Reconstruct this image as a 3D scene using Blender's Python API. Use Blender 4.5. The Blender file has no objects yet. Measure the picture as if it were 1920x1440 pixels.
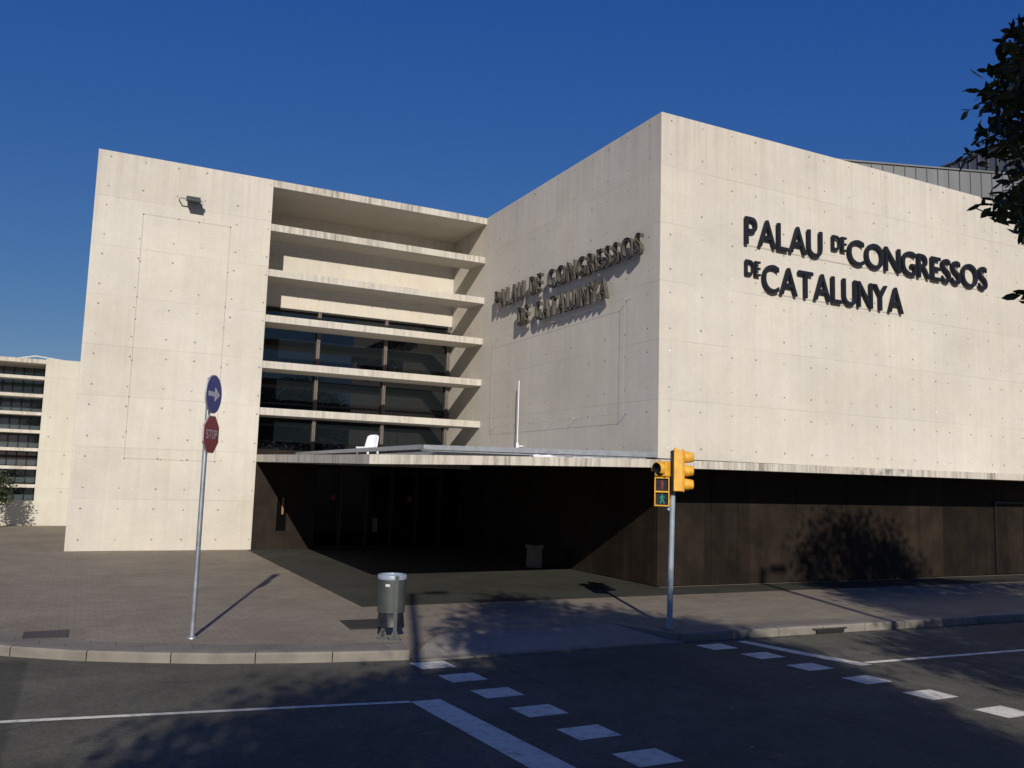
import bpy, math, random
from mathutils import Vector, Matrix
R = math.radians
SC = bpy.context.scene
COL = SC.collection
random.seed(7)

# ------------------------------------------------------------------ camera, sky, sun, exposure
cam_d = bpy.data.cameras.new('camera')
cam = bpy.data.objects.new('camera', cam_d); COL.objects.link(cam)
cr, cu, cw = Vector((.8929, -.4493, .0301)), Vector((-.0768, -.0864, .9933)), Vector((.4437, .8892, .1116))
cw.normalize(); cr = (cr - cw * cr.dot(cw)).normalized(); cu = cr.cross(cw)
cam.matrix_world = Matrix(((cr.x, cu.x, -cw.x, 0), (cr.y, cu.y, -cw.y, 0), (cr.z, cu.z, -cw.z, 2.3), (0, 0, 0, 1)))
cam_d.sensor_width = 36; cam_d.lens = 30.05; cam_d.clip_end = 4000; cam_d.clip_start = .05
SC.camera = cam

SUN = Vector((-.71, -2.03, 1.0)).normalized()          # towards the sun
SUN_EL = math.asin(SUN.z); SUN_ROT = math.atan2(SUN.x, SUN.y) % (2 * math.pi)
wd = bpy.data.worlds.new('World'); SC.world = wd; wd.use_nodes = True
wt = wd.node_tree; wt.nodes.clear()
sky = wt.nodes.new('ShaderNodeTexSky'); sky.sky_type = 'NISHITA'; sky.sun_disc = False
sky.sun_elevation = SUN_EL; sky.sun_rotation = SUN_ROT
sky.altitude = 0; sky.air_density = 1.0; sky.dust_density = .1; sky.ozone_density = 3.0
bg = wt.nodes.new('ShaderNodeBackground'); bg.inputs[1].default_value = .052
wo = wt.nodes.new('ShaderNodeOutputWorld')
# deeper blue of a polarised clear sky: per-channel response of the sky colour
sp_ = wt.nodes.new('ShaderNodeSeparateColor'); cb_ = wt.nodes.new('ShaderNodeCombineColor')
wt.links.new(sky.outputs[0], sp_.inputs[0])
for ch_, (k_, p_) in enumerate(((.35, 1.33), (.875, .88), (3.75, .35))):
    a_ = wt.nodes.new('ShaderNodeMath'); a_.operation = 'POWER'; a_.inputs[1].default_value = p_
    b_ = wt.nodes.new('ShaderNodeMath'); b_.operation = 'MULTIPLY'; b_.inputs[1].default_value = k_
    wt.links.new(sp_.outputs[ch_], a_.inputs[0]); wt.links.new(a_.outputs[0], b_.inputs[0]); wt.links.new(b_.outputs[0], cb_.inputs[ch_])
wt.links.new(cb_.outputs[0], bg.inputs[0]); wt.links.new(bg.outputs[0], wo.inputs[0])

sl = bpy.data.lights.new('sun', 'SUN'); sl.energy = 4.6; sl.angle = R(.53); sl.color = (1, .93, .82)
so = bpy.data.objects.new('sun', sl); COL.objects.link(so); so.location = (-20, -60, 40)
so.rotation_euler = SUN.to_track_quat('Z', 'Y').to_euler()

SC.view_settings.view_transform = 'Standard'; SC.view_settings.look = 'None'
SC.view_settings.exposure = 0; SC.view_settings.gamma = 1

# ------------------------------------------------------------------ node helpers
class NT:
    def __init__(s, name):
        s.m = bpy.data.materials.new(name); s.m.use_nodes = True
        s.t = s.m.node_tree; s.t.nodes.clear()
        s.out = s.n('ShaderNodeOutputMaterial'); s.b = s.n('ShaderNodeBsdfPrincipled')
        s.l(s.b.outputs[0], s.out.inputs[0])
    def n(s, t, **k):
        x = s.t.nodes.new(t)
        for a, v in k.items(): setattr(x, a, v)
        return x
    def l(s, a, b): s.t.links.new(a, b)
    def put(s, sock, v):
        if hasattr(v, 'is_linked') or hasattr(v, 'node'): s.l(v, sock)
        else: sock.default_value = v
    def math(s, op, a, b=0.0, c=None, clamp=False):
        x = s.n('ShaderNodeMath', operation=op, use_clamp=clamp)
        s.put(x.inputs[0], a); s.put(x.inputs[1], b)
        if c is not None: s.put(x.inputs[2], c)
        return x.outputs[0]
    def mr(s, v, a, b, c, d):
        x = s.n('ShaderNodeMapRange', clamp=True)
        s.put(x.inputs[0], v)
        for i, q in enumerate((a, b, c, d)): s.put(x.inputs[i + 1], q)
        return x.outputs[0]
    def pos(s): return s.n('ShaderNodeNewGeometry').outputs['Position']
    def nrm(s): return s.n('ShaderNodeNewGeometry').outputs['Normal']
    def sep(s, v):
        x = s.n('ShaderNodeSeparateXYZ'); s.l(v, x.inputs[0]); return x.outputs
    def comb(s, x=0., y=0., z=0.):
        c = s.n('ShaderNodeCombineXYZ')
        for i, q in enumerate((x, y, z)): s.put(c.inputs[i], q)
        return c.outputs[0]
    def noise(s, v, scale, detail=4, rough=.55, dist=0.):
        x = s.n('ShaderNodeTexNoise'); s.l(v, x.inputs['Vector'])
        x.inputs['Scale'].default_value = scale; x.inputs['Detail'].default_value = detail
        x.inputs['Roughness'].default_value = rough; x.inputs['Distortion'].default_value = dist
        return x.outputs[0]
    def white(s, v):
        x = s.n('ShaderNodeTexWhiteNoise', noise_dimensions='3D'); s.l(v, x.inputs['Vector']); return x.outputs['Value']
    def mix(s, f, a, b, mode='MIX'):
        x = s.n('ShaderNodeMix', data_type='RGBA', blend_type=mode)
        s.put(x.inputs[0], f)
        for i, q in ((6, a), (7, b)):
            if isinstance(q, tuple): x.inputs[i].default_value = (*q[:3], 1)
            else: s.put(x.inputs[i], q)
        return x.outputs[2]
    def scale(s, col, f):                    # colour * scalar
        x = s.n('ShaderNodeVectorMath', operation='SCALE')
        if isinstance(col, tuple): x.inputs[0].default_value = col[:3]
        else: s.l(col, x.inputs[0])
        s.put(x.inputs['Scale'], f); return x.outputs[0]
    def bump(s, h, st=.3, d=.02):
        x = s.n('ShaderNodeBump'); x.inputs['Strength'].default_value = st; x.inputs['Distance'].default_value = d
        s.l(h, x.inputs['Height']); s.l(x.outputs[0], s.b.inputs['Normal'])
    def base(s, c):
        if isinstance(c, tuple): s.b.inputs['Base Color'].default_value = (*c[:3], 1)
        else: s.l(c, s.b.inputs['Base Color'])
    def rough(s, v): s.put(s.b.inputs['Roughness'], v)

def plain(name, c, rough=.6, metal=0., var=.12, sc=6., bump=0., spec=.5):
    t = NT(name); p = t.pos()
    n = t.noise(p, sc, 5); f = t.mr(n, .3, .7, 1 - var, 1 + var)
    t.base(t.scale(c, f)); t.rough(t.mr(n, .3, .7, rough - .06, min(1, rough + .08)))
    t.b.inputs['Metallic'].default_value = metal
    t.b.inputs['Specular IOR Level'].default_value = spec
    if bump: t.bump(t.noise(p, sc * 12, 4), bump, .005)
    return t.m

def emis(name, c, e):
    t = NT(name); t.base(tuple(x * .3 for x in c)); t.b.inputs['Emission Color'].default_value = (*c, 1)
    t.b.inputs['Emission Strength'].default_value = e; t.rough(.4); return t.m

def concrete(name, base, top=11.42, fade=2.2, streak=.2, joints=True, stain=0.):
    t = NT(name); p = t.pos(); x, y, z = t.sep(p)
    u = t.math('ADD', x, y)
    big = t.mr(t.noise(p, .32, 5, .6), .3, .7, .91, 1.06)
    mid = t.mr(t.noise(p, 1.7, 5, .6), .3, .7, .96, 1.035)
    fine = t.mr(t.noise(p, 14, 6, .65), .25, .75, .95, 1.05)
    f = t.math('MULTIPLY', t.math('MULTIPLY', big, mid), fine)
    board = t.mr(t.noise(t.comb(t.math('MULTIPLY', u, 7.), 0., t.math('MULTIPLY', z, .12)), 1., 3), .3, .7, .965, 1.03)
    f = t.math('MULTIPLY', f, board)
    if joints:
        pid = t.comb(t.math('FLOOR', t.math('DIVIDE', t.math('ADD', u, .35), 2.44)), t.math('FLOOR', t.math('DIVIDE', z, 1.44)), 0.)
        f = t.math('MULTIPLY', f, t.mr(t.white(pid), 0, 1, .965, 1.03))
        wob = t.math('MULTIPLY', t.math('SUBTRACT', t.noise(p, 1.1, 2), .5), .02)
        fz = t.math('ABSOLUTE', t.math('SUBTRACT', t.math('FRACT', t.math('ADD', t.math('DIVIDE', t.math('ADD', z, wob), 1.44), .5)), .5))
        line = t.mr(fz, .004, .013, 1., 0.)
        amp = t.mr(t.noise(p, .55, 3), .38, .62, .05, .17)
        f = t.math('MULTIPLY', f, t.math('SUBTRACT', 1., t.math('MULTIPLY', line, amp)))
        fu = t.math('ABSOLUTE', t.math('SUBTRACT', t.math('FRACT', t.math('ADD', t.math('DIVIDE', t.math('ADD', u, .35), 2.44), .5)), .5))
        lv = t.mr(fu, .002, .007, 1., 0.)
        f = t.math('MULTIPLY', f, t.math('SUBTRACT', 1., t.math('MULTIPLY', lv, t.mr(t.noise(p, .7, 3), .45, .65, .0, .1))))
    # rain streaks that start at the top edge
    sn = t.noise(t.comb(t.math('MULTIPLY', u, 5.5), t.math('MULTIPLY', x, .3), t.math('MULTIPLY', z, .18)), 1., 5, .7)
    sm = t.mr(sn, .42, .72, 0., 1.)
    dep = t.math('POWER', t.mr(z, top - fade, top, 0., 1.), 1.3)
    lowf = t.mr(t.noise(t.comb(u, 0., 0.), .45, 2), .35, .65, .35, 1.)
    sa = t.math('MULTIPLY', t.math('MULTIPLY', sm, dep), t.math('MULTIPLY', lowf, streak))
    col = t.scale(base, f)
    col = t.mix(t.mr(t.noise(p, .5, 3), .35, .7, 0., .55), col, t.scale((base[0] * 1.0, base[1] * .955, base[2] * .88), f))
    col = t.mix(sa, col, (base[0] * .25, base[1] * .23, base[2] * .2))
    if stain:
        st = t.noise(t.comb(t.math('MULTIPLY', u, 9.), 0., t.math('MULTIPLY', z, .6)), 1., 6, .75)
        lo = t.mr(t.noise(t.comb(u, 0., 0.), .8, 3, .6), .35, .65, .15, 1.)
        sf = t.math('MULTIPLY', t.math('MULTIPLY', t.mr(st, .42, .63, 0., 1.), lo), stain)
        vert = t.mr(t.math('ABSOLUTE', t.sep(t.nrm())[2]), .3, .7, 1., .12)
        col = t.mix(t.math('MULTIPLY', sf, vert), col, (.105, .09, .062))
    t.base(col); t.rough(.85); t.b.inputs['Specular IOR Level'].default_value = .25
    t.bump(t.noise(p, 22, 6, .7), .12, .006)
    return t.m

CB = (.545, .512, .455)
M = {}
M['concrete'] = concrete('board formed concrete', CB, streak=.36)
M['concrete_slab'] = concrete('weathered slab concrete', CB, joints=False, streak=.0, stain=.5)
M['concrete_slab_top'] = concrete('stained roof edge concrete', CB, joints=False, streak=.0, stain=1.0)
M['concrete_low'] = concrete('pale far concrete', (.51, .49, .43), top=6.5, fade=1.4, streak=.35)
M['hole'] = plain('tie hole', (.23, .21, .18), .9)
M['hole_pale'] = plain('tie plug', (.66, .64, .58), .8)
M['black'] = plain('black letter paint', (.010, .012, .017), .55, var=.2, spec=.25)
M['bronze'] = plain('aged letter metal', (.085, .076, .064), .5, .2, var=.35, sc=4)
M['wire'] = plain('dull wire', (.38, .36, .32), .6)
M['galv'] = plain('galvanised steel', (.33, .36, .40), .42, .6, var=.15)
M['pole_grey'] = plain('blue grey pole paint', (.26, .32, .38), .45, .1)
M['grey_metal'] = plain('grey roof metal', (.27, .29, .31), .5, .3)
M['dark_metal'] = plain('dark window frame', (.018, .016, .015), .45, .3)
M['mullion'] = plain('brown grey mullion', (.16, .135, .12), .45, .3)
M['white_plastic'] = plain('white plastic', (.75, .76, .8), .4, var=.04)
M['yellow'] = plain('signal yellow', (.66, .345, .035), .5, var=.16, sc=9)
M['blackplastic'] = plain('black lens housing', (.012, .012, .013), .4)
M['sign_blue'] = plain('sign blue', (.045, .055, .27), .4, var=.06)
M['sign_red'] = plain('sign red', (.30, .028, .04), .4, var=.08)
M['sign_white'] = plain('sign white', (.62, .62, .64), .45, var=.05)
M['alu'] = plain('sign aluminium', (.45, .46, .46), .45, .5)
M['binmetal'] = plain('bin steel', (.062, .070, .068), .55, .3, var=.12)
M['binlid'] = plain('bin rim', (.22, .26, .33), .4, var=.08)
M['bag'] = plain('black bag', (.010, .011, .016), .35, var=.3, sc=14)
M['iron'] = plain('cast iron cover', (.05, .045, .04), .6, .4, var=.25, sc=25)
M['darkgap'] = plain('drain mouth', (.008, .008, .008), .9)
M['redspot'] = plain('red sticker', (.15, .009, .013), .5)
M['orange'] = plain('orange notice', (.25, .11, .03), .6)
M['paper'] = plain('paper notice', (.5, .5, .48), .7)
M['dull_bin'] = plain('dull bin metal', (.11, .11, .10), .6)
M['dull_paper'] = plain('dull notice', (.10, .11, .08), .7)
M['bark'] = plain('bark', (.10, .085, .065), .9, var=.35, sc=8, bump=.6)
M['green_lit'] = emis('lit green walking figure', (.02, .46, .38), .18)
M['red_unlit'] = plain('unlit red figure', (.16, .015, .03), .5)
M['lens'] = plain('dark lens', (.02, .02, .02), .2)

def dark_steel():
    t = NT('dark weathered steel'); p = t.pos(); x, y, z = t.sep(p)
    n = t.noise(p, 1.3, 6, .65); v = t.noise(t.comb(t.math('MULTIPLY', t.math('ADD', x, y), 5.), 0., t.math('MULTIPLY', z, .5)), 1., 5, .6)
    pid = t.comb(t.math('FLOOR', t.math('DIVIDE', t.math('ADD', x, y), 1.39)), 0., 0.)
    f = t.math('MULTIPLY', t.mr(n, .3, .7, .7, 1.3), t.mr(v, .3, .7, .8, 1.2))
    f = t.math('MULTIPLY', f, t.mr(t.white(pid), 0, 1, .72, 1.28))
    c = t.mix(t.mr(n, .45, .75, 0., .5), t.scale((.0160, .0118, .0086), f), t.scale((.025, .0165, .011), f))
    t.base(c); t.rough(t.mr(n, .3, .7, .5, .75)); t.b.inputs['Specular IOR Level'].default_value = .12
    return t.m
M['steel'] = dark_steel()

def glass_dark(name, c=(.006, .008, .009), rough=.03, spec=.5):
    t = NT(name); p = t.pos(); n = t.noise(p, .9, 3)
    t.base(c); t.rough(rough); t.b.inputs['IOR'].default_value = 1.5; t.b.inputs['Specular IOR Level'].default_value = spec
    t.bump(n, .03, .02); return t.m
M['glass'] = glass_dark('dark window glass', (.006, .009, .011), .02, .75)
M['glass_porch'] = glass_dark('dark door glass', (.003, .003, .003), .08, .1)
M['glass_far'] = glass_dark('far window glass', (.055, .078, .088), .04, .9)

def cladding():
    t = NT('grey standing seam cladding'); p = t.pos(); x, y, z = t.sep(p)
    n = t.noise(p, .8, 4); u = t.math('ADD', x, t.math('MULTIPLY', y, -.4))
    ln = t.math('FRACT', t.math('DIVIDE', u, .42))
    f = t.math('MULTIPLY', t.mr(n, .3, .7, .93, 1.07), t.mr(t.white(t.comb(t.math('FLOOR', t.math('DIVIDE', u, .42)), 0., 0.)), 0, 1, .94, 1.06))
    t.base(t.scale((.145, .15, .155), f)); t.rough(.5); t.b.inputs['Metallic'].default_value = .2
    return t.m
M['cladding'] = cladding()
M['seam'] = plain('dark cladding seam', (.10, .104, .108), .5, .2)

def paving():
    t = NT('small tile paving'); p = t.pos(); x, y, z = t.sep(p)
    b = t.n('ShaderNodeTexBrick'); t.l(p, b.inputs['Vector']); b.offset = .5
    b.inputs['Scale'].default_value = 1.; b.inputs['Brick Width'].default_value = .2; b.inputs['Row Height'].default_value = .2
    b.inputs['Mortar Size'].default_value = .008; b.inputs['Mortar Smooth'].default_value = .3; b.inputs['Bias'].default_value = 0
    b.inputs['Color1'].default_value = (.238, .203, .156, 1); b.inputs['Color2'].default_value = (.220, .187, .144, 1)
    b.inputs['Mortar'].default_value = (.180, .153, .120, 1)
    n = t.noise(p, .6, 6, .65); s = t.noise(p, 3., 5, .6); g = t.noise(p, 90, 3)
    f = t.math('MULTIPLY', t.mr(n, .3, .7, .80, 1.12), t.math('MULTIPLY', t.mr(s, .3, .7, .88, 1.08), t.mr(g, .3, .7, .9, 1.1)))
    spot = t.mr(t.noise(p, 7., 2, .4), .71, .76, 0., .55)
    t.base(t.mix(spot, t.scale(b.outputs[0], f), (.07, .063, .056))); t.rough(.85); t.b.inputs['Specular IOR Level'].default_value = .2
    t.bump(b.outputs[1], -.15, .004)
    return t.m
M['paving'] = paving()

def slabs(name, c, w, h, var=.1, mort=.6):
    t = NT(name); p = t.pos()
    b = t.n('ShaderNodeTexBrick'); t.l(p, b.inputs['Vector']); b.offset = .5
    b.inputs['Scale'].default_value = 1.; b.inputs['Brick Width'].default_value = w; b.inputs['Row Height'].default_value = h
    b.inputs['Mortar Size'].default_value = .008; b.inputs['Mortar Smooth'].default_value = .2
    b.inputs['Color1'].default_value = (*[v * (1 + var) for v in c], 1); b.inputs['Color2'].default_value = (*[v * (1 - var) for v in c], 1)
    b.inputs['Mortar'].default_value = (*[v * mort for v in c], 1)
    n = t.noise(p, 1.1, 6, .65); g = t.noise(p, 60, 4)
    f = t.math('MULTIPLY', t.mr(n, .3, .7, .8, 1.2), t.mr(g, .3, .7, .9, 1.1))
    t.base(t.scale(b.outputs[0], f)); t.rough(.75); t.b.inputs['Specular IOR Level'].default_value = .2
    return t.m
M['darkstone'] = slabs('dark entrance stone', (.042, .043, .036), 1.2, .8)
M['greyslab'] = slabs('grey edge slabs', (.165, .15, .128), .6, .4, .08)
M['rampslab'] = slabs('pale ramp slabs', (.215, .198, .172), 1.05, 1.3, .06)
M['kerb'] = plain('granite kerb', (.19, .174, .150), .85, var=.2, sc=3, bump=.3, spec=.2)

def asphalt():
    t = NT('asphalt'); p = t.pos(); x, y, z = t.sep(p)
    n = t.noise(p, .35, 6, .65); g = t.noise(p, 70, 5, .7); s = t.noise(p, 3.2, 5, .6)
    g2 = t.noise(p, 19, 4, .7)
    f = t.math('MULTIPLY', t.mr(n, .3, .7, .74, 1.22), t.math('MULTIPLY', t.mr(g, .3, .7, .65, 1.35), t.math('MULTIPLY', t.mr(g2, .3, .7, .80, 1.2), t.mr(s, .3, .7, .88, 1.12))))
    patch = t.math('MULTIPLY', t.mr(x, -.42, -.36, 1., 0.), t.mr(y, 12.4, 12.6, 1., 0.))
    f = t.math('MULTIPLY', f, t.math('SUBTRACT', 1., t.math('MULTIPLY', patch, .3)))
    oil = t.mr(t.noise(p, 1.9, 3, .5), .66, .74, 0., .3)
    c = t.mix(oil, t.scale((.099, .095, .077), f), (.035, .035, .034))
    lane = t.noise(t.comb(t.math('MULTIPLY', x, .08), t.math('MULTIPLY', y, 1.1), 0.), 1., 3, .5)
    c = t.scale(c, t.mr(lane, .35, .65, .88, 1.1))
    gut = t.math('MULTIPLY', t.mr(t.math('ADD', y, t.math('MULTIPLY', x, .025)), 10.55, 11.1, 0., 1.), t.mr(t.noise(p, 4., 4, .6), .3, .65, .1, .55))
    c = t.mix(t.math('MULTIPLY', gut, t.mr(x, 4., 6., 0., 1.)), c, (.10, .088, .066))
    cr_ = t.n('ShaderNodeTexVoronoi', feature='DISTANCE_TO_EDGE'); t.l(p, cr_.inputs['Vector']); cr_.inputs['Scale'].default_value = .32; wv = t.n('ShaderNodeVectorMath', operation='MULTIPLY_ADD'); t.l(t.n('ShaderNodeTexNoise').outputs['Color'], wv.inputs[0]); wv.inputs[1].default_value = (1.2, 1.2, 0); t.l(p, wv.inputs[2]); t.l(wv.outputs[0], cr_.inputs['Vector'])
    cm = t.math('MULTIPLY', t.mr(cr_.outputs[0], .0, .008, .4, 0.), t.mr(t.noise(p, .5, 3), .46, .56, 0., 1.))
    t.base(t.mix(cm, c, (.03, .03, .03))); t.rough(.9); t.b.inputs['Specular IOR Level'].default_value = .12
    t.bump(g, .35, .006); return t.m
M['asphalt'] = asphalt()

def paint():
    t = NT('worn road paint'); p = t.pos()
    w = t.mr(t.noise(p, 11, 6, .75), .33, .5, .45, 1.); n = t.noise(p, 2., 4)
    t.base(t.mix(w, (.13, .13, .125), t.scale((.68, .65, .55), t.mr(n, .3, .7, .85, 1.1)))); t.rough(.75); t.b.inputs['Specular IOR Level'].default_value = .2
    return t.m
M['paint'] = paint()
M['earth'] = plain('ground', (.12, .11, .09), .95, sc=.05, var=.25)

def leafmat(name, c):
    t = NT(name); p = t.pos(); n = t.noise(p, 2.2, 3); g = t.white(t.scale(t.pos(), 1.))
    col = t.mix(t.mr(n, .3, .7, 0., 1.), tuple(v * .7 for v in c), tuple(v * 1.25 for v in c))
    t.base(col); t.rough(.45); t.b.inputs['Specular IOR Level'].default_value = .35
    return t.m
M['drygrass'] = plain('dry leaf', (.30, .22, .12), .8)
M['leaf'] = leafmat('glossy dark leaf', (.028, .045, .016))
M['leaf_far'] = leafmat('far leaf', (.035, .05, .022))

# ------------------------------------------------------------------ mesh builder
class MB:
    def __init__(s): s.v = []; s.f = []; s.mi = []; s.cur = 0
    def face(s, pts, mi=None):
        b = len(s.v); s.v += [tuple(p) for p in pts]; s.f.append(list(range(b, b + len(pts)))); s.mi.append(s.cur if mi is None else mi)
    def raw(s, vs, fs, mi=None):
        b = len(s.v); s.v += [tuple(p) for p in vs]
        for q in fs: s.f.append([b + i for i in q]); s.mi.append(s.cur if mi is None else mi)
    def box(s, x0, x1, y0, y1, z0, z1, mi=None):
        s.hexa([(x0, y0, z0), (x1, y0, z0), (x1, y1, z0), (x0, y1, z0), (x0, y0, z1), (x1, y0, z1), (x1, y1, z1), (x0, y1, z1)], mi)
    def hexa(s, c, mi=None):
        s.raw(c, [(3, 2, 1, 0), (4, 5, 6, 7), (0, 1, 5, 4), (1, 2, 6, 5), (2, 3, 7, 6), (3, 0, 4, 7)], mi)
    def obox(s, o, ax, ay, az, mi=None):                    # oriented box: centre, half-axis vectors
        o, ax, ay, az = map(Vector, (o, ax, ay, az))
        s.hexa([o - ax - ay - az, o + ax - ay - az, o + ax + ay - az, o - ax + ay - az, o - ax - ay + az, o + ax - ay + az, o + ax + ay + az, o - ax + ay + az], mi)
    def prism(s, poly, d, mi=None):                         # planar polygon of 3D points pushed along d
        d = Vector(d); n = len(poly); P = [Vector(p) for p in poly]; Q = [p + d for p in P]
        s.raw(P + Q, [list(range(n))[::-1], list(range(n, 2 * n))] + [(i, (i + 1) % n, n + (i + 1) % n, n + i) for i in range(n)], mi)
    def tube(s, pts, rad, n=10, mi=None, cap=True):
        pts = [Vector(p) for p in pts]
        if not hasattr(rad, '__len__'): rad = [rad] * len(pts)
        vs = []; ref = None
        for i, p in enumerate(pts):
            d = (pts[min(i + 1, len(pts) - 1)] - pts[max(i - 1, 0)]).normalized()
            if ref is None: ref = d.orthogonal().normalized()
            ref = (ref - d * ref.dot(d)).normalized(); b = d.cross(ref)
            vs += [p + (ref * math.cos(2 * math.pi * k / n) + b * math.sin(2 * math.pi * k / n)) * rad[i] for k in range(n)]
        fs = [(i * n + k, i * n + (k + 1) % n, (i + 1) * n + (k + 1) % n, (i + 1) * n + k) for i in range(len(pts) - 1) for k in range(n)]
        if cap: fs += [list(range(n))[::-1], [(len(pts) - 1) * n + k for k in range(n)]]
        s.raw(vs, fs, mi)
    def lathe(s, o, ax, prof, n=24, mi=None, a0=0, a1=360):  # profile (radius, distance along axis)
        o = Vector(o); ax = Vector(ax).normalized(); e1 = ax.orthogonal().normalized(); e2 = ax.cross(e1); full = a1 - a0 >= 360
        m = n if full else n + 1; vs = []
        for r_, h in prof:
            for k in range(m):
                a = R(a0 + (a1 - a0) * k / n); vs.append(o + ax * h + (e1 * math.cos(a) + e2 * math.sin(a)) * r_)
        fs = [(i * m + k, i * m + (k + 1) % m, (i + 1) * m + (k + 1) % m, (i + 1) * m + k) for i in range(len(prof) - 1) for k in range(n)]
        s.raw(vs, fs, mi)
    def disc(s, o, ax, r_, n=8, mi=None, e=None):
        o = Vector(o); ax = Vector(ax).normalized(); e1 = Vector(e).normalized() if e else ax.orthogonal().normalized(); e2 = ax.cross(e1)
        s.face([o + (e1 * math.cos(2 * math.pi * k / n) + e2 * math.sin(2 * math.pi * k / n)) * r_ for k in range(n)], mi)
    def build(s, name, mat, parent=None, smooth=False, bevel=0.):
        me = bpy.data.meshes.new(name); off = Vector(parent_world(parent)) if parent else Vector()
        me.from_pydata([tuple(Vector(v) - off) for v in s.v], [], s.f)
        mats = mat if isinstance(mat, (list, tuple)) else [mat]
        for m in mats: me.materials.append(M[m] if isinstance(m, str) else m)
        for p, i in zip(me.polygons, s.mi): p.material_index = i
        if smooth:
            for p in me.polygons: p.use_smooth = True
        me.validate(); me.update()
        o = bpy.data.objects.new(name, me); COL.objects.link(o)
        if parent: o.parent = parent
        if bevel:
            b = o.modifiers.new('bevel', 'BEVEL'); b.width = bevel; b.segments = 2; b.limit_method = 'ANGLE'; b.angle_limit = R(50)
        if smooth:
            e = o.modifiers.new('split', 'EDGE_SPLIT'); e.split_angle = R(40)
        return o
WORLD = {}
def parent_world(o):
    p = Vector()
    while o is not None: p += o.location; o = o.parent
    return p
def tag(o, label=None, cat=None, group=None, kind=None):
    for k, v in (('label', label), ('category', cat), ('group', group), ('kind', kind)):
        if v: o[k] = v
    return o
def thing(name, loc, label, cat, group=None):
    o = bpy.data.objects.new(name, None); COL.objects.link(o); o.location = loc; o.empty_display_size = .3
    return tag(o, label, cat, group)

# ------------------------------------------------------------------ ground, road, pavement
mb = MB(); mb.face([(-1500, -1500, -.30), (1500, -1500, -.30), (1500, 1500, -.30), (-1500, 1500, -.30)])
tag(mb.build('ground', 'earth'), kind='structure')
mb = MB(); mb.face([(-90, -20, -.12), (140, -20, -.12), (140, 70, -.12), (-90, 70, -.12)])
tag(mb.build('road', 'asphalt'), kind='structure')

left_kerb = [(-7.5, 70), (-6.6, 45), (-5.6, 32), (-4.6, 23), (-3.4, 18), (-2.3, 15.2), (-1.5, 13.85), (-.74, 12.95), (-.47, 12.74), (.14, 12.32), (.98, 11.91), (1.67, 11.62), (2.7, 11.33), (3.4, 11.19), (4.12, 11.06)]
right_kerb = [(8.52, 10.98), (10, 10.92), (13, 10.82), (16.7, 10.72), (25, 10.5), (140, 7.5)]
ramp = [(4.12, 11.06), (4.92, 12.1), (8.02, 12.1), (8.52, 10.98)]
mb = MB()
E_ = left_kerb + [(4.92, 12.1), (8.02, 12.1)] + right_kerb
top = E_ + [(140, 70)]
mb.face([(x, y, 0) for x, y in top])
# flanks of the lowered ramp and the ramp itself
zr = -.10
mb.face([(4.12, 11.06, 0), (4.12, 11.06, zr), (4.92, 12.1, 0)]); mb.face([(8.52, 10.98, zr), (8.52, 10.98, 0), (8.02, 12.1, 0)])
pv = mb.build('pavement', 'paving'); tag(pv, kind='structure')
mb = MB(); mb.face([(4.12, 11.06, zr), (8.52, 10.98, zr), (8.02, 12.1, -.001), (4.92, 12.1, -.001)])
tag(mb.build('ramp', 'rampslab'), kind='structure')
# grey slab band along the kerb (4 mm above the paving)
def off(poly, d):
    out = []
    for i, p in enumerate(poly):
        a = Vector(poly[max(0, i - 1)]); b = Vector(poly[min(len(poly) - 1, i + 1)]); t = (b - a).normalized()
        out.append((p[0] - t.y * d, p[1] + t.x * d))
    return out
mb = MB()
for pl in (left_kerb, right_kerb):
    a, b = off(pl, .14), off(pl, .60)
    for i in range(len(pl) - 1): mb.face([(*a[i], .004), (*a[i + 1], .004), (*b[i + 1], .004), (*b[i], .004)])
tag(mb.build('pavement_edge', 'greyslab'), kind='structure')
# kerb stones
mb = MB()
def kerb(pl, L=.95):
    pts = [Vector((*p, 0)) for p in pl]; seg = []
    for a, b in zip(pts, pts[1:]):
        n = max(1, int((b - a).length / .12)) if (b - a).length < 12 else 40
        seg += [a.lerp(b, k / n) for k in range(n)]
    seg.append(pts[-1]); acc = 0; start = 0
    for i in range(1, len(seg)):
        acc += (seg[i] - seg[i - 1]).length
        if acc >= L or i == len(seg) - 1:
            if seg[start].y < 22 and seg[start].x < 45:
                q = seg[start:i + 1]; q = [v.copy() for v in q]
                d = (q[1] - q[0]).normalized(); q[0] += d * .006
                d = (q[-1] - q[-2]).normalized(); q[-1] -= d * .006
                o2 = off([(v.x, v.y) for v in q], .15); o1 = off([(v.x, v.y) for v in q], -.018); m = len(q); j = random.uniform(-.004, .004)
                vs = [(v.x, v.y, .010 + j) for v in q] + [(*p, .010 + j) for p in o2] + [(*p, -.018) for p in o1] + [(*p, -.14) for p in o1]
                fs = []
                for k in range(m - 1):
                    fs += [(k, k + 1, m + k + 1, m + k), (2 * m + k, 2 * m + k + 1, k + 1, k), (3 * m + k, 3 * m + k + 1, 2 * m + k + 1, 2 * m + k)]
                fs += [(0, m, 2 * m, 3 * m)[::1], (m - 1, 3 * m - 1, 2 * m - 1)]
                mb.raw(vs, fs)
            else:
                q = seg[start:i + 1]
                mb.face([(q[0].x, q[0].y, 0), (q[-1].x, q[-1].y, 0), (q[-1].x, q[-1].y, -.14), (q[0].x, q[0].y, -.14)])
            start = i; acc = 0
kerb(left_kerb); kerb(right_kerb)
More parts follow.
